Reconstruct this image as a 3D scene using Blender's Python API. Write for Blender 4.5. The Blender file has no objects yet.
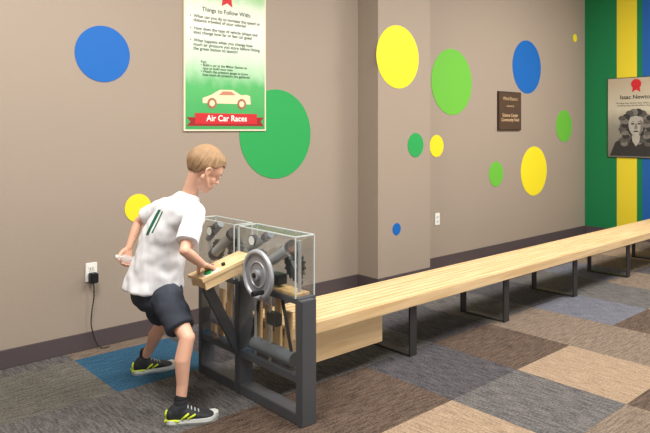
import bpy, bmesh, math, random
from mathutils import Vector, Matrix, noise
random.seed(4)
sc=bpy.context.scene
sc.view_settings.view_transform='Standard'
H=1.35; TH=math.radians(41.81)
def lin(v):
    v/=255; return v/12.92 if v<=.04045 else ((v+.055)/1.055)**2.4
def rgb(r,g,b): return (lin(r),lin(g),lin(b),1)
MC={}
def mat(name,col,rough=.6,metal=0,noise_amt=.0,nscale=8,bump=0,bscale=60,spec=.4):
    if name in MC: return MC[name]
    m=bpy.data.materials.new(name); m.use_nodes=True; nt=m.node_tree; b=nt.nodes['Principled BSDF']
    b.inputs['Base Color'].default_value=col; b.inputs['Roughness'].default_value=rough; b.inputs['Metallic'].default_value=metal
    b.inputs['Specular IOR Level'].default_value=spec
    tc=nt.nodes.new('ShaderNodeTexCoord')
    n=nt.nodes.new('ShaderNodeTexNoise'); n.inputs['Scale'].default_value=nscale; n.inputs['Detail'].default_value=4
    nt.links.new(tc.outputs['Object'],n.inputs['Vector'])
    r=nt.nodes.new('ShaderNodeMapRange'); r.inputs[3].default_value=1-noise_amt; r.inputs[4].default_value=1+noise_amt
    nt.links.new(n.outputs['Fac'],r.inputs[0])
    mx=nt.nodes.new('ShaderNodeVectorMath'); mx.operation='SCALE'; mx.inputs[0].default_value=col[:3]
    nt.links.new(r.outputs[0],mx.inputs['Scale']); nt.links.new(mx.outputs[0],b.inputs['Base Color'])
    if bump:
        n2=nt.nodes.new('ShaderNodeTexNoise'); n2.inputs['Scale'].default_value=bscale; n2.inputs['Detail'].default_value=3
        nt.links.new(tc.outputs['Object'],n2.inputs['Vector'])
        bp=nt.nodes.new('ShaderNodeBump'); bp.inputs['Strength'].default_value=bump; bp.inputs['Distance'].default_value=.01
        nt.links.new(n2.outputs['Fac'],bp.inputs['Height']); nt.links.new(bp.outputs[0],b.inputs['Normal'])
    MC[name]=m; return m
def wood(name,c1,c2,axis='X',scale=1.0):
    m=bpy.data.materials.new(name); m.use_nodes=True; nt=m.node_tree; b=nt.nodes['Principled BSDF']; b.inputs['Roughness'].default_value=.45
    tc=nt.nodes.new('ShaderNodeTexCoord'); mp=nt.nodes.new('ShaderNodeMapping')
    sc_={'X':(1.2,22,22),'Z':(22,22,1.2),'Y':(22,1.2,22)}[axis]; mp.inputs['Scale'].default_value=[k*scale for k in sc_]
    n=nt.nodes.new('ShaderNodeTexNoise'); n.inputs['Scale'].default_value=2; n.inputs['Detail'].default_value=6; n.inputs['Distortion'].default_value=.6
    cr=nt.nodes.new('ShaderNodeValToRGB'); cr.color_ramp.elements[0].position=.3; cr.color_ramp.elements[1].position=.7
    cr.color_ramp.elements[0].color=c1; cr.color_ramp.elements[1].color=c2
    nt.links.new(tc.outputs['Object'],mp.inputs['Vector']); nt.links.new(mp.outputs[0],n.inputs['Vector']); nt.links.new(n.outputs['Fac'],cr.inputs[0]); nt.links.new(cr.outputs[0],b.inputs['Base Color'])
    return m
def carpet(name,c1,c2,vert,acc=None):
    m=bpy.data.materials.new(name); m.use_nodes=True; nt=m.node_tree; b=nt.nodes['Principled BSDF']; b.inputs['Roughness'].default_value=.95; b.inputs['Specular IOR Level'].default_value=.15
    tc=nt.nodes.new('ShaderNodeTexCoord'); mp=nt.nodes.new('ShaderNodeMapping'); mp.inputs['Scale'].default_value=(7,52,1) if vert else (52,7,1)
    n=nt.nodes.new('ShaderNodeTexNoise'); n.inputs['Scale'].default_value=1.5; n.inputs['Detail'].default_value=3
    n3=nt.nodes.new('ShaderNodeTexNoise'); n3.inputs['Scale'].default_value=95; n3.inputs['Detail'].default_value=2
    av=nt.nodes.new('ShaderNodeMix'); av.data_type='FLOAT'; av.inputs[0].default_value=.5
    cr=nt.nodes.new('ShaderNodeValToRGB'); cr.color_ramp.elements[0].position=.38; cr.color_ramp.elements[1].position=.62
    cr.color_ramp.elements[0].color=c1; cr.color_ramp.elements[1].color=c2
    L=nt.links.new
    L(tc.outputs['Object'],mp.inputs['Vector']); L(mp.outputs[0],n.inputs['Vector']); L(tc.outputs['Object'],n3.inputs['Vector'])
    L(n.outputs['Fac'],av.inputs[2]); L(n3.outputs['Fac'],av.inputs[3]); L(av.outputs[0],cr.inputs[0]); L(cr.outputs[0],b.inputs['Base Color'])
    bp=nt.nodes.new('ShaderNodeBump'); bp.inputs['Strength'].default_value=.5; bp.inputs['Distance'].default_value=.006
    L(n3.outputs['Fac'],bp.inputs['Height']); L(bp.outputs[0],b.inputs['Normal'])
    return m
def link(o,parent=None):
    bpy.context.collection.objects.link(o)
    if parent: o.parent=parent
    return o
def empty(name,loc=(0,0,0),rz=0):
    o=bpy.data.objects.new(name,None); o.location=loc; o.rotation_euler=(0,0,rz); o.empty_display_size=.1; return link(o)
def fin(bm,name,m,parent=None,smooth=False,mods=None):
    bmesh.ops.recalc_face_normals(bm,faces=bm.faces)
    me=bpy.data.meshes.new(name); bm.to_mesh(me); bm.free()
    if smooth:
        for p in me.polygons: p.use_smooth=True
    me.materials.append(m); o=bpy.data.objects.new(name,me); return link(o,parent)
def box(name,x0,x1,y0,y1,z0,z1,m,parent=None,bev=0,bm=None):
    own=bm is None
    if own: bm=bmesh.new()
    r=bmesh.ops.create_cube(bm,size=1,matrix=Matrix.Translation(((x0+x1)/2,(y0+y1)/2,(z0+z1)/2))@Matrix.Diagonal((x1-x0,y1-y0,z1-z0,1)))
    if not own: return
    if bev: bmesh.ops.bevel(bm,geom=bm.edges[:],offset=bev,segments=2,affect='EDGES')
    return fin(bm,name,m,parent)
def frame_mat(p0,p1):
    d=(Vector(p1)-Vector(p0)); q=d.to_track_quat('Z','Y'); return Matrix.Translation((Vector(p0)+Vector(p1))/2)@q.to_matrix().to_4x4(), d.length
def rod(bm,p0,p1,r0,r1=None,seg=20):
    if r1 is None: r1=r0
    M,L=frame_mat(p0,p1); bmesh.ops.create_cone(bm,cap_ends=True,segments=seg,radius1=r0,radius2=r1,depth=L,matrix=M)
def cyl(name,p0,p1,r,m,parent,r1=None,seg=28):
    bm=bmesh.new(); rod(bm,p0,p1,r,r1,seg); o=fin(bm,name,m,parent,True)
    md=o.modifiers.new('e','EDGE_SPLIT'); md.split_angle=math.radians(40); return o
def bar(name,p0,p1,w,h,m,parent):
    M,L=frame_mat(p0,p1); bm=bmesh.new(); bmesh.ops.create_cube(bm,size=1,matrix=M@Matrix.Diagonal((w,h,L,1))); return fin(bm,name,m,parent)
def sph(bm,c,r,M=None,seg=20):
    if isinstance(r,(int,float)): r=(r,r,r)
    A=Matrix.Translation(c)@(M if M else Matrix.Identity(4))@Matrix.Diagonal((r[0],r[1],r[2],1))
    bmesh.ops.create_uvsphere(bm,u_segments=seg,v_segments=seg*2//3,radius=1,matrix=A)
def chain(bm,pts,rad):
    for p,r in zip(pts,rad): sph(bm,p,r)
    for i in range(len(pts)-1): rod(bm,pts[i],pts[i+1],rad[i],rad[i+1])
def loft(bm,rings,seg=32,power=2.0):
    V=[]
    for c_,u_,v_ in rings:
        row=[]
        for k in range(seg):
            a=2*math.pi*k/seg; ca,sa=math.cos(a),math.sin(a); e=2/power
            row.append(bm.verts.new(Vector(c_)+Vector(u_)*math.copysign(abs(ca)**e,ca)+Vector(v_)*math.copysign(abs(sa)**e,sa)))
        V.append(row)
    for i in range(len(V)-1):
        for k in range(seg): bm.faces.new((V[i][k],V[i][(k+1)%seg],V[i+1][(k+1)%seg],V[i+1][k]))
    bm.faces.new(V[0]); bm.faces.new(V[-1][::-1])
def organic(o,vox,sm=3,disp=0,dsize=.05):
    r=o.modifiers.new('r','REMESH'); r.mode='VOXEL'; r.voxel_size=vox; r.use_smooth_shade=True
    k=o.modifiers.new('s','SMOOTH'); k.factor=.6; k.iterations=sm
    if disp:
        t=bpy.data.textures.new('cl','CLOUDS'); t.noise_scale=dsize; t.noise_depth=1; d=o.modifiers.new('d','DISPLACE'); d.texture=t; d.strength=disp; d.mid_level=.5
# ------------------------------------------------ materials
M_wall=mat('taupe_paint',rgb(157,143,129),.75,0,.02,2,.12,140)
M_base=mat('baseboard_brown',rgb(80,70,72),.5)
M_white=mat('white_plastic',rgb(235,235,230),.4)
M_black=mat('black_plastic',rgb(26,26,28),.45)
M_frame=mat('grey_powdercoat',rgb(80,82,86),.45,.2,.04,20,.1,300)
M_silver=mat('brushed_silver',rgb(205,207,210),.3,.55)
M_steel=mat('grey_wheel',rgb(172,175,180),.4,.35,.04,30)
M_blue=mat('dot_blue',rgb(4,96,178),.6); M_green=mat('dot_green',rgb(36,158,80),.6); M_lime=mat('dot_lime',rgb(104,184,60),.6); M_yel=mat('dot_yellow',rgb(238,220,36),.6)
M_red=mat('ribbon_red',rgb(196,36,44),.6); M_ink=mat('print_ink',rgb(30,34,34),.7); M_cream=mat('print_cream',rgb(240,212,178),.7)
M_bench=wood('maple_slat',rgb(202,168,120),rgb(226,198,156),'X')
M_ply=wood('plywood',rgb(204,170,122),rgb(228,200,156),'X')
M_slat=wood('vertical_wood',rgb(196,152,98),rgb(226,190,136),'Z')
M_groove=mat('groove_dark',rgb(84,62,42),.8)
# ------------------------------------------------ room
D=3.875; DC=3.638; XR=7.97
def dot(x,z,r,Y,m,parent,i):
    bm=bmesh.new(); bmesh.ops.create_cone(bm,cap_ends=True,segments=72,radius1=r,radius2=r,depth=.003,matrix=Matrix.Translation((x,Y-.0017,z))@Matrix.Rotation(math.pi/2,4,'X'))
    return fin(bm,'painted_dot_%d'%i,m,parent)
CH=3.4
wl=box('wall_back',-3.5,XR+.1,D,D+.12,0,CH,M_wall)
col=box('wall_pilaster',3.845,4.525,DC,D+.001,0,CH,M_wall)
wr=box('wall_right',XR,XR+.12,-3.5,D,0,CH,M_wall)
box('wall_left',-3.6,-3.5,-3.5,D,0,CH,M_wall)
box('ceiling',-3.6,XR+.1,-3.5,D+.1,CH,CH+.1,mat('ceiling_white',rgb(232,228,220),.8))
i=0
for x,z,r,m in ((1.608,1.818,.175,M_blue),(2.967,1.312,.341,M_green),(1.84,.838,.091,M_yel)): dot(x,z,r,D,m,wl,i); i+=1
for x,z,r,m in ((4.093,1.967,.27,M_yel),(4.324,1.209,.106,M_green),(4.074,.495,.051,M_blue)): dot(x,z,r,DC,m,col,i); i+=1
for x,z,r,m in ((5.164,1.819,.329,M_lime),(6.566,2.059,.303,M_blue),(6.718,.863,.284,M_yel),(7.422,1.387,.197,M_lime),(4.918,1.185,.107,M_yel),(5.939,.865,.135,M_lime),(7.703,2.5,.051,M_yel)): dot(x,z,r,D,m,wl,i); i+=1
M_sg=mat('stripe_green',rgb(12,118,66),.6); M_sy=mat('stripe_yellow',rgb(226,204,44),.6); M_sb=mat('stripe_blue',rgb(24,88,160),.6)
for n,y1,y0,m in (('green',D,3.465,M_sg),('yellow',3.465,3.224,M_sy),('green_thin',3.224,3.16,M_sg),('blue',3.16,2.6,M_sb),('lime',2.6,2.2,M_sy)):
    box('painted_stripe_'+n,XR-.003,XR+.001,y0,y1,0,CH,m,wr)
bh=.105
box('baseboard_back',-3.5,3.845,D-.014,D,0,bh,M_base,None,.003)
box('baseboard_pilaster_side',3.831,3.845,DC-.014,D-.014,0,bh,M_base,None,.003)
box('baseboard_pilaster',3.845,4.539,DC-.014,DC,0,bh,M_base,None,.003)
box('baseboard_back_right',4.525,XR,D-.014,D,0,bh,M_base,None,.003)
box('baseboard_right',XR-.017,XR-.003,-3.4,D-.014,0,bh,M_base,None,.003)
# carpet
S=.6
C={'B':carpet('carpet_brown',rgb(56,46,40),rgb(100,84,73),1),'G':carpet('carpet_grey',rgb(62,60,61),rgb(108,105,103),0),'g':carpet('carpet_greygreen',rgb(70,68,64),rgb(114,111,104),1),
 'T':carpet('carpet_tan',rgb(122,103,86),rgb(158,138,116),0),'t':carpet('carpet_taupe',rgb(88,77,68),rgb(130,115,101),1),'D':carpet('carpet_dark',rgb(48,46,50),rgb(88,85,88),0),'U':carpet('carpet_blue',rgb(30,68,94),rgb(58,94,118),1),'P':carpet('carpet_bluegrey',rgb(74,76,86),rgb(112,113,122),0)}
keys=list(C)
fixed={(-1,-1):'T',(1,-1):'T',(3,0):'P',(1,0):'B',(0,0):'D',(-1,0):'B',(0,-1):'G',(0,-2):'t',(2,-1):'t',(2,0):'t',(3,-1):'B',(-2,2):'U',(-3,2):'g',(-3,1):'G',(-4,2):'t',(-4,1):'g',(-2,1):'G',(-2,0):'B',(-2,-1):'G',
 (-3,3):'G',(-4,3):'G',(-2,3):'t',(-1,2):'D',(-1,1):'G',(0,1):'G',(1,1):'D',(2,1):'G',(3,1):'D',(-1,3):'G',(-3,0):'g',(0,2):'B',(1,2):'G',(4,0):'G',(4,-1):'T',(5,0):'t',(5,1):'P',(4,1):'G',(6,1):'t',(5,-1):'P',(1,-2):'B',(2,-2):'G',(3,-2):'P'}
me=bpy.data.meshes.new('floor'); bm=bmesh.new()
for i in range(-11,10):
    for j in range(-10,4):
        x0=max(-3.5,2.58+i*S); y0=1.936+j*S; x1=min(XR,2.58+(i+1)*S); y1=min(D,y0+S)
        if x1<=x0 or y1<=y0: continue
        fc=bm.faces.new([bm.verts.new(v) for v in ((x0,y0,0),(x1,y0,0),(x1,y1,0),(x0,y1,0))])
        k=fixed.get((i,j)) or random.choice('BGgTtDPGgtBT'); fc.material_index=keys.index(k)
bm.to_mesh(me); bm.free()
for k in keys: me.materials.append(C[k])
fo=link(bpy.data.objects.new('floor',me))
# ------------------------------------------------ bench
bench=empty('wooden_track_bench',(0,0,0))
X0=1.965; X1=7.9; YB0=2.44; YB1=2.80; ZT=.367; n=7; w=(YB1-YB0-.03)/n
box('core',X0+.002,X1,YB0+.012,YB1-.012,ZT-.05,ZT-.008,M_groove,bench)
for k in range(n):
    y=YB0+.015+k*w; box('slat_%d'%(k+1),X0,X1,y+.003,y+w-.003,ZT-.02,ZT,M_bench,bench,.002)
box('front_fascia',X0,X1,YB0,YB0+.015,ZT-.062,ZT-.002,M_bench,bench,.002)
box('rear_fascia',X0,X1,YB1-.015,YB1,ZT-.062,ZT+.004,M_bench,bench,.002)
bm=bmesh.new()
for k in range(6):
    x=2.91+k*1.0
    for y in (YB0+.03,YB1+.03): box('',x-.03,x+.03,y-.006,y+.006,.0,ZT-.06 if y<YB1 else ZT-.07,None,bm=bm)
    box('',x-.03,x+.03,YB0+.03,YB1+.03,ZT-.075,ZT-.0625,None,bm=bm)
    box('',x-.03,x+.03,YB0+.03,YB1+.03,.0,.012,None,bm=bm)
fin(bm,'metal_leg_frames',mat('leg_metal',rgb(58,56,56),.5,.3),bench)
box('plywood_box',X0,2.68,YB0+.06,YB1-.05,.13,ZT-.063,M_ply,bench,.003)
# ------------------------------------------------ launcher
ln=empty('air_car_launcher',(0,0,0))
XA,XB=1.828,1.94; XF=1.916; YA,YM,YZ=2.20,2.72,3.10; ZL=.57; ZH=.857
for nm,y0,y1 in (('post_1',YA,YA+.045),('post_2',YM-.02,YM+.02),('post_3',YZ-.03,YZ)):
    box(nm,XA,XF,y0,y1,0,ZL,M_frame,ln,.003)
for nm,z0,z1 in (('floor_beam',0.001,.05),('lower_rail',.19,.225)):
    box(nm,XA+.003,XF-.003,YA+.004,YZ-.004,z0,z1,M_frame,ln,.003)
box('upper_rail',XA+.002,XB,YA+.03,YZ-.004,ZL-.02,ZL+.006,M_frame,ln,.003)
ac=bpy.data.materials.new('clear_acrylic'); ac.use_nodes=True; nt=ac.node_tree; nt.nodes.clear()
o_=nt.nodes.new('ShaderNodeOutputMaterial'); tr=nt.nodes.new('ShaderNodeBsdfTransparent'); gl=nt.nodes.new('ShaderNodeBsdfGlossy'); gl.inputs['Roughness'].default_value=.08; mx=nt.nodes.new('ShaderNodeMixShader'); mx.inputs[0].default_value=.10
tr.inputs[0].default_value=(.97,.985,.985,1)
nt.links.new(tr.outputs[0],mx.inputs[1]); nt.links.new(gl.outputs[0],mx.inputs[2]); nt.links.new(mx.outputs[0],o_.inputs[0])
M_edge=mat('acrylic_edge',rgb(204,214,214),.3)
def case(nm,y0,y1,z0,z1):
    t=.004
    for q,a in enumerate(((XA,XA+t,y0,y1,z0,z1),(XB-t,XB,y0,y1,z0,z1),(XA,XB,y0,y0+t,z0,z1),(XA,XB,y1-t,y1,z0,z1),(XA,XB,y0,y1,z1-t,z1))):
        box('%s_pane_%d'%(nm,q),*a,ac,ln)
    bm=bmesh.new(); e=.0024
    for x in (XA,XB):
        for y in (y0,y1): box('',x-e,x+e,y-e,y+e,z0,z1,None,bm=bm)
        box('',x-e,x+e,y0,y1,z1-e,z1+e,None,bm=bm)
    for y in (y0,y1): box('',XA,XB,y-e,y+e,z1-e,z1+e,None,bm=bm)
    fin(bm,nm+'_edges',M_edge,ln)
case('case_near',2.245,2.70,ZL+.006,ZH); case('case_far',2.745,YZ,ZL+.006,ZH)
box('lower_pane_near',XA,XA+.004,2.235,2.70,.225,ZL-.02,ac,ln); box('lower_pane_far',XA,XA+.004,2.74,3.07,.225,ZL-.02,ac,ln)
M_tube=mat('grey_tube',rgb(120,126,132),.4,.2); M_dk=mat('dark_machined',rgb(46,48,52),.4,.3)
def gear(nm,c_,R_,teeth,m):
    bm=bmesh.new(); V1=[];V2=[]
    for k in range(teeth*4):
        a=2*math.pi*k/(teeth*4); r_=R_*(1.0 if (k%4) in (0,1) else .86); V1.append(bm.verts.new((c_[0]-.007,c_[1]+r_*math.cos(a),c_[2]+r_*math.sin(a)))); V2.append(bm.verts.new((c_[0]+.007,c_[1]+r_*math.cos(a),c_[2]+r_*math.sin(a))))
    N=len(V1); bm.faces.new(V1); bm.faces.new(V2[::-1])
    for k in range(N): bm.faces.new((V1[k],V1[(k+1)%N],V2[(k+1)%N],V2[k]))
    fin(bm,nm,m,ln); cyl(nm+'_hub',(c_[0]-.012,c_[1],c_[2]),(c_[0]+.02,c_[1],c_[2]),R_*.3,M_silver,ln)
def mech(pre,y0,y1):
    ym=(y0+y1)/2; xm=(XA+XB)/2
    cyl(pre+'_air_cylinder',(xm,y0+.10,.79),(xm,ym+.10,.66),.027,M_silver,ln)
    cyl(pre+'_cylinder_cap',(xm,y0+.085,.798),(xm,y0+.11,.784),.033,M_black,ln)
    cyl(pre+'_cylinder_cap_rear',(xm,ym+.085,.669),(xm,ym+.11,.653),.033,M_black,ln)
    cyl(pre+'_piston_rod',(xm,ym+.10,.66),(xm,y1-.03,.61),.008,M_silver,ln)
    cyl(pre+'_upper_tube',(xm-.01,ym+.02,.835),(xm-.01,y1-.03,.74),.018,M_tube,ln)
    cyl(pre+'_tube_collar',(xm-.01,ym+.05,.822),(xm-.01,ym+.07,.812),.023,M_black,ln)
    gear(pre+'_gear_large',(xm+.03,y0+.11,.70),.075,16,M_dk); gear(pre+'_gear_small',(xm+.012,y1-.10,.69),.055,12,M_dk)
    cyl(pre+'_gauge',(xm-.035,y1-.08,.79),(xm-.01,y1-.08,.79),.028,M_black,ln)
    cyl(pre+'_gauge_face',(xm-.037,y1-.08,.79),(xm-.035,y1-.08,.79),.023,M_white,ln)
    cyl(pre+'_pillar_1',(xm,y0+.04,ZL),(xm,y0+.04,.83),.009,M_silver,ln); cyl(pre+'_pillar_2',(xm,y1-.03,ZL),(xm,y1-.03,.76),.009,M_silver,ln)
    box(pre+'_valve_block',xm-.03,xm+.03,ym-.06,ym+.02,.60,.65,M_dk,ln,.004)
    bar(pre+'_black_link',(xm+.02,y0+.05,.62),(xm+.02,ym-.02,.77),.012,.028,M_black,ln)
    box(pre+'_wood_base',XA+.02,XB-.01,y0+.02,y1-.02,ZL+.006,ZL+.018,M_slat,ln)
mech('near',2.245,2.70); mech('far',2.745,YZ)
k=0
for y0,y1 in ((2.25,2.69),(2.75,3.06)):
    y=y0+.02
    while y<y1-.04:
        k+=1; box('wood_slat_%d'%k,XF-.035,XF-.018,y,y+.045,.225,.54 if k%2 else .48,M_slat,ln,.002); y+=.08
cyl('lower_air_tank',(1.868,2.30,.275),(1.868,2.62,.275),.034,M_tube,ln)
cyl('lower_hose',(1.868,2.32,.29),(1.868,2.40,.56),.008,M_black,ln); cyl('lower_hose_2',(1.868,2.66,.24),(1.868,2.56,.56),.008,M_black,ln)
box('lower_valve',1.85,1.89,2.42,2.50,.40,.46,M_dk,ln,.004)
for q,yy in enumerate((2.27,2.48,2.60,2.80,2.95)): cyl('lower_rod_%d'%q,(1.86,yy,.225),(1.86,yy,.55),.007,M_silver,ln)
cyl('lower_far_tank',(1.868,2.80,.32),(1.868,3.0,.32),.032,M_tube,ln)
wc=Vector((1.765,2.45,.661)); R=.117
bm=bmesh.new()
def torus(bm,c_,R,r,axis='X',A=56,B=14):
    rows=[]
    for a in range(A):
        t=2*math.pi*a/A; row=[]
        for b in range(B):
            q=2*math.pi*b/B; rr=R+r*math.cos(q); row.append(bm.verts.new(Vector(c_)+Vector((r*math.sin(q),rr*math.cos(t),rr*math.sin(t)))))
        rows.append(row)
    for a in range(A):
        for b in range(B): bm.faces.new((rows[a][b],rows[(a+1)%A][b],rows[(a+1)%A][(b+1)%B],rows[a][(b+1)%B]))
torus(bm,wc,R-.009,.012); fin(bm,'hand_wheel_rim',M_steel,ln,True)
cyl('hand_wheel_disc',wc+Vector((.000,0,0)),wc+Vector((.012,0,0)),R-.01,mat('wheel_disc',rgb(140,144,150),.4,.2),ln)
bm=bmesh.new(); torus(bm,wc+Vector((-.001,0,0)),.06,.004); fin(bm,'hand_wheel_ring',M_steel,ln,True)
cyl('hand_wheel_hub',wc+Vector((-.02,0,0)),wc+Vector((.07,0,0)),.024,M_steel,ln); cyl('hand_wheel_nut',wc+Vector((-.026,0,0)),wc+Vector((-.02,0,0)),.012,M_black,ln)
a=4.2; hk=wc+Vector((0,math.cos(a)*.085,math.sin(a)*.085)); cyl('hand_wheel_handle',hk,hk+Vector((-.06,0,0)),.010,M_black,ln,.013)
def console():
    A=Vector((1.55,2.58,.650)); B=Vector((1.83,2.58,.725)); t=(B-A).normalized(); up=Vector((-t.z,0,t.x)); W=.125
    bm=bmesh.new(); L=(B-A).length
    def P(u,v,w_): return A+t*u+Vector((0,v,0))+up*w_
    def slab(bm,u0,u1,v0,v1,w0,w1):
        vs=[bm.verts.new(P(*p)) for p in ((u0,v0,w0),(u1,v0,w0),(u1,v1,w0),(u0,v1,w0),(u0,v0,w1),(u1,v0,w1),(u1,v1,w1),(u0,v1,w1))]
        for q in ((0,1,2,3),(4,5,6,7),(0,1,5,4),(1,2,6,5),(2,3,7,6),(3,0,4,7)): bm.faces.new([vs[z] for z in q])
    slab(bm,-.01,L,-.005,W+.005,-.012,.004); slab(bm,0,L,0,.016,-.055,-.012); slab(bm,0,L,W-.016,W,-.055,-.012); slab(bm,0,.016,.016,W-.016,-.05,-.012)
    fin(bm,'console_wood',M_ply,ln)
    for u_,v_,m,r in ((.045,.03,mat('button_green',rgb(30,150,80),.4),.018),(.10,.085,M_red,.012),(.14,.04,M_black,.010)):
        cyl('console_button',P(u_,v_,.004),P(u_,v_,.016),r,m,ln)
    bm=bmesh.new(); slab(bm,.015,.10,.01,.055,.004,.0055); fin(bm,'console_label',M_white,ln)
console()
bar('console_brace',(1.60,2.64,.60),(1.835,2.72,.23),.012,.06,M_frame,ln)
bar('console_bracket',(1.60,2.64,.605),(1.83,2.66,.66),.05,.012,M_frame,ln)
# ------------------------------------------------ text + posters
def text(body,loc,size,m,parent,rot=(math.pi/2,0,0),align='CENTER',sx=1,sp=1.0,bold=.0):
    cu=bpy.data.curves.new('text','FONT'); cu.body=body; cu.size=size; cu.align_x=align; cu.space_line=sp; cu.extrude=.0003; cu.offset=bold
    cu.materials.append(m); o=bpy.data.objects.new('lettering',cu); o.location=loc; o.rotation_euler=rot; o.scale=(sx,1,1); link(o,parent); return o
def poly(pts,m,parent,y,name,dz=.001):
    bm=bmesh.new(); vs=[bm.verts.new((x,y,z)) for x,z in pts]; f_=bm.faces.new(vs)
    e=bmesh.ops.extrude_face_region(bm,geom=[f_]); bmesh.ops.translate(bm,verts=[v for v in e['geom'] if isinstance(v,bmesh.types.BMVert)],vec=(0,-dz,0))
    return fin(bm,name,m,parent)
def gradmat(name,stops,z0,z1):
    m=bpy.data.materials.new(name); m.use_nodes=True; nt=m.node_tree; b=nt.nodes['Principled BSDF']; b.inputs['Roughness'].default_value=.5
    tc=nt.nodes.new('ShaderNodeTexCoord'); sp=nt.nodes.new('ShaderNodeSeparateXYZ'); mr=nt.nodes.new('ShaderNodeMapRange'); mr.inputs[1].default_value=z0; mr.inputs[2].default_value=z1
    n=nt.nodes.new('ShaderNodeTexNoise'); n.inputs['Scale'].default_value=9; ad=nt.nodes.new('ShaderNodeMath'); ad.operation='MULTIPLY_ADD'; ad.inputs[1].default_value=.12; 
    cr=nt.nodes.new('ShaderNodeValToRGB')
    els=cr.color_ramp.elements
    while len(els)<len(stops): els.new(.5)
    for e,(p,c_) in zip(els,stops): e.position=p; e.color=c_
    L=nt.links.new; L(tc.outputs['Object'],sp.inputs[0]); L(sp.outputs[2],mr.inputs[0]); L(tc.outputs['Object'],n.inputs['Vector']); L(n.outputs['Fac'],ad.inputs[0]); L(mr.outputs[0],ad.inputs[2]); L(ad.outputs[0],cr.inputs[0]); L(cr.outputs[0],b.inputs['Base Color'])
    return m
ps=empty('air_car_poster',(2.166,D-.012,1.336)); PW,PH=.692,1.06
box('edge',0,PW,0,.012,0,PH,mat('poster_edge',rgb(222,212,186),.6),ps)
box('print',.012,PW-.012,-.001,0,.012,PH-.012,gradmat('poster_print',[(0,rgb(46,150,78)),(.36,rgb(80,176,98)),(.52,rgb(196,222,192)),(.75,rgb(226,232,218)),(.9,rgb(212,222,200)),(1,rgb(150,195,140))],0,PH),ps)
text('Things to Follow With:',(PW/2,-.002,.835),.044,M_ink,ps,bold=.0003)
text('•  What can you do to increase the speed or\n   distance traveled of your vehicle?\n\n•  How does the type of vehicle (shape and\n   size) change how far or fast car goes?\n\n•  What happens when you change how\n   much air pressure you store before hitting\n   the green button to launch?',(.045,-.002,.785),.0325,M_ink,ps,align='LEFT',sp=.86,bold=.0003)
text('Key:\n• Build a car at the Maker Station to\n  race or build your own\n• Watch the pressure gauge to know\n  how much air pressure you gathered',(.13,-.002,.475),.0265,M_ink,ps,align='LEFT',sp=.85,bold=.0002)
cx,cz=PW/2,.225
poly([(cx-.20,cz-.03),(cx-.20,cz+.005),(cx-.13,cz+.03),(cx-.06,cz+.068),(cx+.05,cz+.070),(cx+.12,cz+.035),(cx+.17,cz+.04),(cx+.20,cz+.03),(cx+.205,cz-.03)],M_cream,ps,-.001,'car_picture')
poly([(cx-.07,cz+.03),(cx-.035,cz+.057),(cx+.035,cz+.058),(cx+.07,cz+.034)],mat('car_window',rgb(190,130,100),.6),ps,-.002,'car_picture_window')
for dx in (-.125,.125):
    bm=bmesh.new(); rod(bm,(cx+dx,-.001,cz-.03),(cx+dx,-.003,cz-.03),.038,seg=32); fin(bm,'car_picture_wheel',mat('car_wheel',rgb(160,104,76),.6),ps)
    bm=bmesh.new(); rod(bm,(cx+dx,-.003,cz-.03),(cx+dx,-.004,cz-.03),.022,seg=32); fin(bm,'car_picture_hubcap',M_cream,ps)
poly([(.02,.035),(.05,.065),(.02,.095),(PW-.02,.10),(PW-.05,.07),(PW-.02,.035)],mat('ribbon_dark',rgb(150,24,32),.6),ps,-.001,'ribbon_tail')
poly([(.085,.05),(.085,.125),(PW-.085,.125),(PW-.085,.05)],M_red,ps,-.002,'ribbon')
text('Air Car Races',(PW/2,-.0035,.07),.06,mat('text_white',rgb(250,248,240),.5),ps,bold=.0008)
bm=bmesh.new(); rod(bm,(PW/2,-.001,.985),(PW/2,-.003,.985),.05,seg=40); fin(bm,'red_seal',M_red,ps)
poly([(PW/2-.035,.96),(PW/2-.045,.89),(PW/2,.915),(PW/2+.045,.89),(PW/2+.035,.96)],M_red,ps,-.001,'seal_ribbon')
pn=empty('portrait_poster',(XR-.0160,3.577,.998),-math.pi/2); W2,H2=.70,.985
box('edge',0,W2,0,.0125,0,H2,mat('poster_edge2',rgb(60,50,45),.6),pn)
box('print',.008,W2-.008,-.001,0,.008,H2-.008,gradmat('portrait_paper',[(0,rgb(112,106,96)),(.45,rgb(142,135,122)),(.68,rgb(196,186,164)),(1,rgb(180,164,140))],0,H2),pn)
M_eg=mat('engrave_grey',rgb(50,47,45),.7,0,.6,70); M_eh=mat('engrave_hair',rgb(84,79,74),.7,0,.8,60); M_eh2=mat('engrave_hair_light',rgb(116,110,103),.7,0,.5,60); M_ef=mat('engrave_face',rgb(168,161,151),.7,0,.2,40); M_es=mat('engrave_shade',rgb(118,112,104),.7,0,.3,60)
def disc(x,z,rx,rz,m,y,nm):
    poly([(x+rx*math.cos(t*math.pi/16),z+rz*math.sin(t*math.pi/16)) for t in range(32)],m,pn,y,nm)
poly([(.03,.02),(.10,.19),(.25,.27),(.45,.27),(.60,.19),(.67,.02)],M_eg,pn,-.001,'portrait_coat')
disc(.35,.41,.17,.17,M_eg,-.0015,'portrait_wig')
for q in range(18):
    a=q/18*2*math.pi; disc(.35+.15*math.cos(a),.38+.18*math.sin(a),.05,.042,(M_eh,M_eg,M_eh2)[q%3],-.003-.0001*q,'wig_curl')
for q in range(8):
    for sd in (-1,1): disc(.35+sd*(.14+.025*math.sin(q*2)),.17+q*.045,.045,.03,(M_eh2,M_eh,M_eg)[(q+(sd>0))%3],-.005-.0001*q,'wig_curl')
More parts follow.
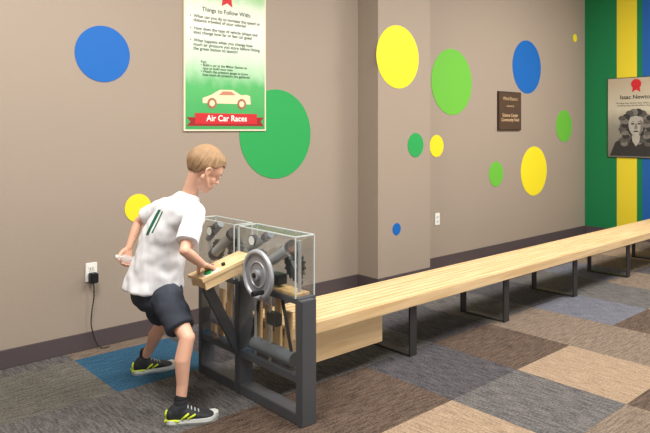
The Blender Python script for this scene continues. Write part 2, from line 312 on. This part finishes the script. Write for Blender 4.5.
poly([(.265,.45),(.262,.39),(.275,.335),(.305,.285),(.335,.268),(.368,.268),(.398,.285),(.428,.335),(.440,.39),(.437,.45),(.415,.495),(.35,.515),(.285,.495)],M_ef,pn,-.007,'portrait_face')
poly([(.40,.47),(.44,.43),(.438,.37),(.41,.30),(.38,.275),(.40,.34),(.405,.40)],M_es,pn,-.008,'portrait_cheek_shadow')
poly([(.31,.2),(.30,.275),(.40,.275),(.39,.2),(.35,.14)],M_ef,pn,-.0065,'portrait_cravat')
for dx in (-.038,.038):
    disc(.35+dx,.415,.020,.010,M_eg,-.0092,'portrait_eye'); poly([(.35+dx-.028,.436),(.35+dx,.448),(.35+dx+.028,.436),(.35+dx,.441)],M_eg,pn,-.0092,'portrait_brow')
poly([(.344,.42),(.330,.358),(.35,.350),(.372,.358),(.358,.42)],M_es,pn,-.0090,'portrait_nose'); disc(.352,.324,.030,.008,M_eg,-.0092,'portrait_mouth')
text('Isaac Newton',(.35,-.002,.72),.07,M_ink,pn,bold=.001); text('"If I have seen further than others, it is by\nstanding upon the shoulders of giants."',(.35,-.002,.66),.029,M_ink,pn)
bm=bmesh.new(); rod(bm,(.35,-.001,.90),(.35,-.003,.90),.06,seg=40); fin(bm,'red_seal',M_red,pn)
poly([(.31,.87),(.30,.80),(.35,.83),(.40,.80),(.39,.87)],M_red,pn,-.001,'seal_ribbon')
pl=empty('donor_plaque',(5.958,D-.02,1.335))
box('board',0,.455,0,.02,0,.425,mat('plaque_brown',rgb(58,42,34),.4),pl,.003); box('rim',.012,.443,-.002,0,.012,.413,mat('plaque_inner',rgb(76,56,44),.35),pl)
M_gold=mat('plaque_text',rgb(200,170,130),.5)
text('Wind Racers',(.2275,-.003,.33),.055,M_gold,pl); text('presented by',(.2275,-.003,.26),.028,M_gold,pl); text('Science Center\nCommunity Fund',(.2275,-.003,.15),.05,M_gold,pl,bold=.001)
def outlet(x,z):
    o=empty('wall_outlet',(x,D-.008,z)); box('cover_plate',-.036,.036,0,.0075,-.058,.058,M_white,o,.003)
    for zz in (-.022,.022):
        box('socket',-.017,.017,-.003,0,zz-.014,zz+.014,mat('socket_ivory',rgb(222,220,212),.4),o,.002)
        for xx in (-.007,.007): box('slot',xx-.0015,xx+.0015,-.0036,-.003,zz-.006,zz+.006,M_black,o)
    return o
outlet(4.926,.475); outlet(1.533,.47)
ad=empty('power_adapter',(1.533,D-.011,.445)); box('body',-.024,.024,-.05,-.001,-.035,.025,M_black,ad,.005)
pts=[Vector(p) for p in ((0,-.03,-.03),(.002,-.03,-.12),(-.008,-.024,-.20),(-.012,-.02,-.28),(-.004,-.022,-.33),(.008,-.03,-.38),(.024,-.036,-.42),(.05,-.04,-.4415),(.09,-.045,-.4415))]
sm=[]
for i in range(len(pts)-1):
    p0=pts[max(0,i-1)];p1=pts[i];p2=pts[i+1];p3=pts[min(len(pts)-1,i+2)]
    for q in range(4):
        t=q/4; sm.append(.5*((2*p1)+(p2-p0)*t+(2*p0-5*p1+4*p2-p3)*t*t+(-p0+3*p1-3*p2+p3)*t**3))
sm.append(pts[-1]); bm=bmesh.new()
for p in sm: sph(bm,p,.0035,seg=8)
for i in range(len(sm)-1): rod(bm,sm[i],sm[i+1],.0035,seg=8)
fin(bm,'cord',M_black,ad,True)
# ------------------------------------------------ boy (local frame: x right, y away)
OX,OY=-.78,3.2
boy=empty('boy',(1.552,2.905,0),-TH)
def V(x,y,z): return Vector((x-OX,y-OY,z))
SK=mat('skin',rgb(224,174,148),.55,0,.04,12)
b_=SK.node_tree.nodes['Principled BSDF']; b_.inputs['Subsurface Weight'].default_value=.1; b_.inputs['Subsurface Radius'].default_value=(.01,.004,.002)
M_sh=bpy.data.materials.new('shirt_white'); M_sh.use_nodes=True; nt=M_sh.node_tree; pb=nt.nodes['Principled BSDF']; pb.inputs['Roughness'].default_value=.9
def green_mask(nt,pb,strokes,base,colr):
    L=nt.links.new; tc=nt.nodes.new('ShaderNodeTexCoord'); sp=nt.nodes.new('ShaderNodeSeparateXYZ'); L(tc.outputs['Object'],sp.inputs[0])
    tot=None
    def mth(op,a,b=None,c_=None):
        n=nt.nodes.new('ShaderNodeMath'); n.operation=op
        for k,v in enumerate((a,b,c_)):
            if v is None: continue
            if isinstance(v,(int,float)): n.inputs[k].default_value=v
            else: L(v,n.inputs[k])
        return n.outputs[0]
    for x0,z0,slope,hw,za,zb in strokes:
        xx=mth('SUBTRACT',sp.outputs[0],mth('MULTIPLY_ADD',mth('SUBTRACT',sp.outputs[2],z0),slope,x0))
        m1=mth('LESS_THAN',mth('ABSOLUTE',xx),hw); m2=mth('GREATER_THAN',sp.outputs[2],za); m3=mth('LESS_THAN',sp.outputs[2],zb)
        q=mth('MULTIPLY',mth('MULTIPLY',m1,m2),m3); tot=q if tot is None else mth('MAXIMUM',tot,q)
    mx=nt.nodes.new('ShaderNodeMix'); mx.data_type='RGBA'; L(tot,mx.inputs[0]); mx.inputs[6].default_value=base; mx.inputs[7].default_value=colr; L(mx.outputs[2],pb.inputs['Base Color'])
green_mask(nt,pb,[(-.050,.90,.5,.0095,.835,.96),(-.026,.90,.5,.0045,.85,.955)],rgb(236,237,241),rgb(22,100,74))
tcx=nt.nodes.new('ShaderNodeTexCoord'); mp=nt.nodes.new('ShaderNodeMapping'); mp.inputs['Scale'].default_value=(10,10,3.2); mp.inputs['Rotation'].default_value=(0,.7,0)
n2=nt.nodes.new('ShaderNodeTexNoise'); n2.inputs['Scale'].default_value=1.0; n2.inputs['Detail'].default_value=1.5; n2.inputs['Distortion'].default_value=.4
bp=nt.nodes.new('ShaderNodeBump'); bp.inputs['Strength'].default_value=.5; bp.inputs['Distance'].default_value=.035
nt.links.new(tcx.outputs['Object'],mp.inputs[0]); nt.links.new(mp.outputs[0],n2.inputs['Vector']); nt.links.new(n2.outputs['Fac'],bp.inputs['Height']); nt.links.new(bp.outputs[0],pb.inputs['Normal'])
wv=Vector((.62,-.78,0)); nv=Vector((.78,.62,0))
M_sho=mat('shorts_navy',rgb(50,55,66),.85,0,.1,10,.3,14)
Lsh,Rsh=V(-.80,3.235,.955),V(-.615,3.01,.955)
Lel,Lwr=V(-.985,3.36,.862),V(-1.015,3.285,.735)
Rel,Rwr=V(-.635,2.87,.80),V(-.575,2.975,.716)
Rhip,Lhip=V(-.775,3.10,.53),V(-.875,3.26,.52)
Rkn,Ran=V(-.642,2.955,.378),V(-.665,2.92,.085)
Lkn,Lan=V(-.865,3.41,.31),V(-1.0,3.525,.085)
nb=V(-.675,3.12,.985); hc=V(-.586,3.09,1.150)
yaw=.52; pit=.60
F=Vector((math.cos(pit)*math.cos(yaw),math.cos(pit)*math.sin(yaw),-math.sin(pit))); U=Vector((math.sin(pit)*math.cos(yaw),math.sin(pit)*math.sin(yaw),math.cos(pit))); Rt=F.cross(U)
HM=Matrix((F,-Rt,U)).transposed().to_4x4()
def hp(a,b,c_): return hc+F*a+Rt*b+U*c_
bm=bmesh.new()
sph(bm,hp(-.008,0,.028),(.090,.072,.080),HM); sph(bm,hp(.022,0,-.030),(.056,.053,.056),HM)
chain(bm,[hp(.056,-.009,-.074),hp(.058,.009,-.074)],[.018,.018]); sph(bm,hp(.045,0,-.045),(.036,.042,.04),HM)
sph(bm,hp(.045,0,.022),(.036,.054,.05),HM)
chain(bm,[hp(.076,0,.006),hp(.091,0,-.018)],[.007,.008]); sph(bm,hp(.084,.008,-.022),.006); sph(bm,hp(.084,-.008,-.022),.006)
sph(bm,hp(.077,0,-.042),(.008,.017,.005),HM); sph(bm,hp(.075,0,-.051),(.008,.014,.005),HM)
for sd in (-1,1):
    sph(bm,hp(-.004,sd*.072,-.010),(.014,.008,.022),HM); chain(bm,[hp(.004,sd*.077,.008),hp(-.010,sd*.083,.012),hp(-.020,sd*.084,-.002),hp(-.014,sd*.080,-.020),hp(-.002,sd*.074,-.030)],[.004,.0045,.005,.005,.006])
    sph(bm,hp(.040,sd*.031,-.028),(.026,.021,.028),HM)
    chain(bm,[hp(.073,sd*.014,.019),hp(.064,sd*.042,.020)],[.0075,.006])
chain(bm,[hp(.045,.028,-.060),hp(.0,.050,-.035)],[.017,.018]); chain(bm,[hp(.045,-.028,-.060),hp(.0,-.050,-.035)],[.017,.018])
chain(bm,[nb,nb.lerp(hp(-.03,0,-.045),.6),hp(-.025,0,-.03)],[.045,.035,.039])
chain(bm,[Lsh,Lsh.lerp(Lel,.5),Lel,Lel.lerp(Lwr,.35),Lwr],[.038,.031,.024,.025,.017])
chain(bm,[Rsh,Rsh.lerp(Rel,.5),Rel,Rel.lerp(Rwr,.35),Rwr],[.038,.031,.024,.026,.018])
for h_,k_,a_ in ((Rhip,Rkn,Ran),(Lhip,Lkn,Lan)):
    calf=k_.lerp(a_,.33)-nv*.012
    chain(bm,[h_,k_,calf,k_.lerp(a_,.7),a_,a_+Vector((0,0,-.03))],[.060,.035,.037,.027,.024,.027]); sph(bm,k_+nv*.010,.029)
def hand(bm,w,d,pn_,curl,spread=.0):
    d=d.normalized(); pn_=(pn_-d*pn_.dot(d)).normalized(); sd=d.cross(pn_)
    for q,(o1,l) in enumerate(((-.024,.046),(-.008,.054),(.008,.057),(.024,.05))):
        base=w+d*.064+sd*o1*.95; chain(bm,[w+d*.01+sd*o1*.5,base],[.0115,.010])
        dd=d+sd*spread*o1*30; p=base; pts=[p]
        for g in range(3):
            ang=curl*(g+1); v=(dd.normalized()*math.cos(ang)+pn_*math.sin(ang)); p=p+v*l*(.45,.32,.23)[g]*1.1; pts.append(p)
        chain(bm,pts,[.0085,.0078,.007,.006])
    t0=w+d*.015+sd*.018; t1=w+d*.038+sd*.038+pn_*.012; t2=t1+(d*.7+sd*.35+pn_*.6).normalized()*.026; t3=t2+(d*.9+pn_*.5).normalized()*.02
    chain(bm,[t0,t1,t2,t3],[.012,.010,.0085,.007])
hand(bm,Rwr,Vector((.28,.75,-.34)),Vector((0,0,-1)),.22,.15)
LD=Vector((-.14,-.30,-.8)); LP=Vector((.55,-.8,0))
hand(bm,Lwr,LD,LP,.62)
o=fin(bm,'skin_body',SK,boy,True); organic(o,.0036,2)
M_iris=mat('iris',rgb(60,50,40),.3); M_brow=mat('brow',rgb(150,112,80),.8)
for sd in (-1,1):
    bm=bmesh.new(); sph(bm,hp(.0695,sd*.030,.002),(.0070,.0095,.0055),HM); fin(bm,'eye',M_white,boy,True)
    bm=bmesh.new(); sph(bm,hp(.0748,sd*.030,.000),.0042); fin(bm,'iris',M_iris,boy,True)
    bm=bmesh.new(); chain(bm,[hp(.076,sd*.018,.0070),hp(.0760,sd*.031,.0085),hp(.069,sd*.042,.005)],[.0026,.0034,.0022]); fin(bm,'eyelid',SK,boy,True)
    bm=bmesh.new(); chain(bm,[hp(.080,sd*.015,.021),hp(.078,sd*.028,.025),hp(.069,sd*.044,.022)],[.0016,.0022,.0015]); fin(bm,'eyebrow',M_brow,boy,True)
bm=bmesh.new(); chain(bm,[hp(.077,-.016,-.0475),hp(.0835,0,-.0465),hp(.077,.016,-.0475)],[.0015,.0022,.0015]); fin(bm,'mouth',mat('lip',rgb(190,112,100),.5),boy,True)
bm=bmesh.new(); bmesh.ops.create_icosphere(bm,subdivisions=7,radius=1)
for v in bm.verts:
    d=v.co.normalized(); a,b,c_=d.x*.097,d.y*.0785,d.z*.089
    a-=.013; c_+=.033
    if a<-.035: line=-.045
    elif a<.0: line=-.045+(a+.035)/.035*.062
    elif a<.022: line=.017
    else: line=.017+min(1,(a-.022)/.03)*.038
    az=math.atan2(d.y,d.x+.35)
    jag=noise.noise(Vector((math.cos(az)*12,math.sin(az)*12,0)))*.008
    k=min(1,max(0,(c_-line-jag)/.008)); k=k*k*(3-2*k)
    thin=1-.07*max(0,min(1,(.055-c_)/.07))
    sc_=.84+.16*k*thin if k>0 else .84
    base=Vector((a*sc_-.003*(1-k),b*sc_,c_*sc_+.004*(1-k)))
    nn=noise.noise(Vector((math.cos(az)*26,math.sin(az)*26,d.z*1.2)))*.0035+noise.noise(Vector((d.x*2.5,d.y*2.5,d.z*2.5)))*.003
    base+=d*nn*k
    if a>.04 and c_>.075: base+=Vector((.003,0,.004))*k
    v.co=hc+F*base.x+Rt*base.y+U*base.z
fin(bm,'hair',mat('hair_light_brown',rgb(150,120,88),.65,0,.12,40,.15,120),boy,True)
bm=bmesh.new()
def ring(x,y,z,hw,hd,tilt=0): return (V(x,y,z),wv*hw,nv*hd+Vector((0,0,-tilt)))
loft(bm,[ring(-.868,3.20,.548,.164,.142,.0),ring(-.855,3.195,.60,.156,.133,.01),ring(-.835,3.185,.68,.143,.120,.02),ring(-.805,3.17,.77,.134,.110,.03),ring(-.765,3.15,.86,.138,.106,.04),ring(-.725,3.13,.93,.135,.096,.04),ring(-.70,3.12,.972,.110,.082,.04),ring(-.68,3.112,1.0,.072,.062,.03),ring(-.662,3.105,1.03,.050,.048,.022)],40,2.2)
for s0,e0,fr in ((Lsh,Lel,.70),(Rsh,Rel,.80)):
    c0=nb.lerp(s0,.55)+Vector((0,0,-.05)); chain(bm,[c0,s0],[.062,.050]); rod(bm,s0,s0.lerp(e0,fr),.050,.056)
o=fin(bm,'t_shirt',M_sh,boy,True); organic(o,.007,5,.022,.09)
bm=bmesh.new()
loft(bm,[ring(-.85,3.195,.62,.135,.11),ring(-.85,3.195,.55,.147,.122),ring(-.845,3.19,.49,.142,.118),ring(-.84,3.19,.45,.10,.085)],36,2.2)
for h_,k_,fr in ((Rhip,Rkn,.74),(Lhip,Lkn,.72)):
    sph(bm,h_,.082); rod(bm,h_,h_.lerp(k_,fr)+Vector((0,0,-.01)),.079,.068)
o=fin(bm,'shorts',M_sho,boy,True); organic(o,.007,3,.012,.06)
M_clear=bpy.data.materials.new('clear_bottle_plastic'); M_clear.use_nodes=True; pb2=M_clear.node_tree.nodes['Principled BSDF']; pb2.inputs['Base Color'].default_value=rgb(225,232,236); pb2.inputs['Roughness'].default_value=.12; pb2.inputs['Alpha'].default_value=.4
hd=LD.normalized(); hpn=(LP-hd*LP.dot(hd)).normalized(); hs=hd.cross(hpn); bc=Lwr+hd*.062+hpn*.032
def rev(bm,c0,ax,prof,seg=24):
    u_=ax.orthogonal().normalized(); v_=ax.cross(u_); loft(bm,[(c0+ax*h_,u_*r_,v_*r_) for h_,r_ in prof],seg)
bm=bmesh.new(); rev(bm,bc,hs,[(-.05,.016),(-.046,.021),(-.02,.022),(0,.020),(.02,.022),(.035,.020),(.046,.010),(.056,.009)]); fin(bm,'held_bottle_body',M_clear,boy,True)
bm=bmesh.new(); rod(bm,bc+hs*.054,bc+hs*.066,.011); fin(bm,'held_bottle_cap',M_white,boy,True)
# shoes
M_up=mat('shoe_black',rgb(40,42,46),.7,0,.2,60,.3,200); M_sole=mat('shoe_sole',rgb(196,200,196),.6); M_neon=mat('shoe_neon',rgb(196,214,52),.6); M_sock=mat('sock_black',rgb(28,28,32),.9)
def shoe(heel,toe,ank,idx):
    t=(toe-heel); L=t.length; t=t.normalized(); sd=Vector((-t.y,t.x,0))
    prof=[(0,.020,.058),(.04,.030,.068),(.15,.034,.076),(.32,.035,.078),(.45,.037,.066),(.6,.042,.052),(.75,.043,.043),(.88,.037,.036),(.96,.026,.030),(1,.014,.024)]
    bm=bmesh.new()
    loft(bm,[(heel+t*L*f_+Vector((0,0,(h_+.015)/2)),sd*w_,Vector((0,0,(h_-.015)/2))) for f_,w_,h_ in prof],28,2.5)
    chain(bm,[heel+t*L*.2+Vector((0,0,.055)),ank+Vector((0,0,-.012))],[.036,.033])
    o=fin(bm,'shoe_upper_%d'%idx,M_up,boy,True); organic(o,.004,2)
    bm=bmesh.new(); chain(bm,[ank+Vector((0,0,-.03)),ank+Vector((0,0,.024))],[.031,.0285]); fin(bm,'sock_%d'%idx,M_sock,boy,True)
    bm=bmesh.new()
    def outline(z,gr):
        pts=[]
        fr=[-.03,.0,.05,.15,.35,.55,.75,.88,.97,1.03]; ws=[.012,.026,.036,.040,.038,.045,.049,.043,.030,.012]
        for f_,w_ in zip(fr,ws): pts.append(heel+t*L*f_+sd*(w_+gr)+Vector((0,0,z+(.010 if f_>.9 else 0)*(z>0))))
        for f_,w_ in list(zip(fr,ws))[::-1]: pts.append(heel+t*L*f_-sd*(w_+gr)+Vector((0,0,z+(.010 if f_>.9 else 0)*(z>0))))
        return [bm.verts.new(p) for p in pts]
    a=outline(.0,-.004); b=outline(.012,.002); c_=outline(.026,-.001); rows=[a,b,c_]
    for i_ in range(2):
        for k in range(len(a)): bm.faces.new((rows[i_][k],rows[i_][(k+1)%len(a)],rows[i_+1][(k+1)%len(a)],rows[i_+1][k]))
    bm.faces.new(a); bm.faces.new(c_[::-1]); fin(bm,'shoe_sole_%d'%idx,M_sole,boy)
    bm=bmesh.new()
    for sg in (-1,1):
        chain(bm,[heel+t*L*.30+sd*sg*.037+Vector((0,0,.030)),heel+t*L*.42+sd*sg*.036+Vector((0,0,.05))],[.005,.005]); chain(bm,[heel+t*L*.42+sd*sg*.038+Vector((0,0,.030)),heel+t*L*.55+sd*sg*.036+Vector((0,0,.044))],[.005,.005])
        chain(bm,[heel+t*L*-.02+sd*sg*.02+Vector((0,0,.022)),heel+t*L*.22+sd*sg*.039+Vector((0,0,.024))],[.007,.006])
    chain(bm,[heel+t*L*-.015+Vector((0,0,.03)),heel+t*L*-.0+Vector((0,0,.06))],[.008,.006]); fin(bm,'shoe_accent_%d'%idx,M_neon,boy,True)
    bm=bmesh.new()
    for q in range(4):
        f_=.42+q*.07; z=.074-q*.0075; chain(bm,[heel+t*L*f_-sd*.017+Vector((0,0,z-.004)),heel+t*L*f_+Vector((0,0,z)),heel+t*L*f_+sd*.017+Vector((0,0,z-.004))],[.003,.003,.003])
    fin(bm,'laces_%d'%idx,mat('lace_grey',rgb(170,175,175),.8),boy,True)
shoe(V(-.725,2.905,0),V(-.505,2.962,0),Ran,1); shoe(V(-1.055,3.495,0),V(-.855,3.60,0),Lan,2)
# ------------------------------------------------ light
w=bpy.data.worlds.new('world'); sc.world=w; w.use_nodes=True; bg=w.node_tree.nodes['Background']; bg.inputs[0].default_value=(1,.99,.97,1); bg.inputs[1].default_value=1.45
def area(nm,loc,sx,sy,e,colr=(1,.96,.91),rot=(0,0,0)):
    l=bpy.data.lights.new(nm,'AREA'); l.shape='RECTANGLE'; l.size=sx; l.size_y=sy; l.energy=e; l.color=colr; o=bpy.data.objects.new(nm,l); o.location=loc; o.rotation_euler=rot; link(o)
area('ceiling_light',(.6,2.0,3.35),1.0,1.0,130); area('ceiling_light',(3,1.2,3.35),1.2,1.2,125); area('ceiling_light',(6,1.5,3.35),1.2,1.2,155)
cam=bpy.data.cameras.new('camera'); o=bpy.data.objects.new('camera',cam); link(o)
o.location=(0,0,H); o.rotation_euler=(math.pi/2,0,-TH); cam.sensor_width=36; cam.lens=36*635/650; cam.shift_y=-87.5/650; cam.clip_start=.05
sc.camera=o
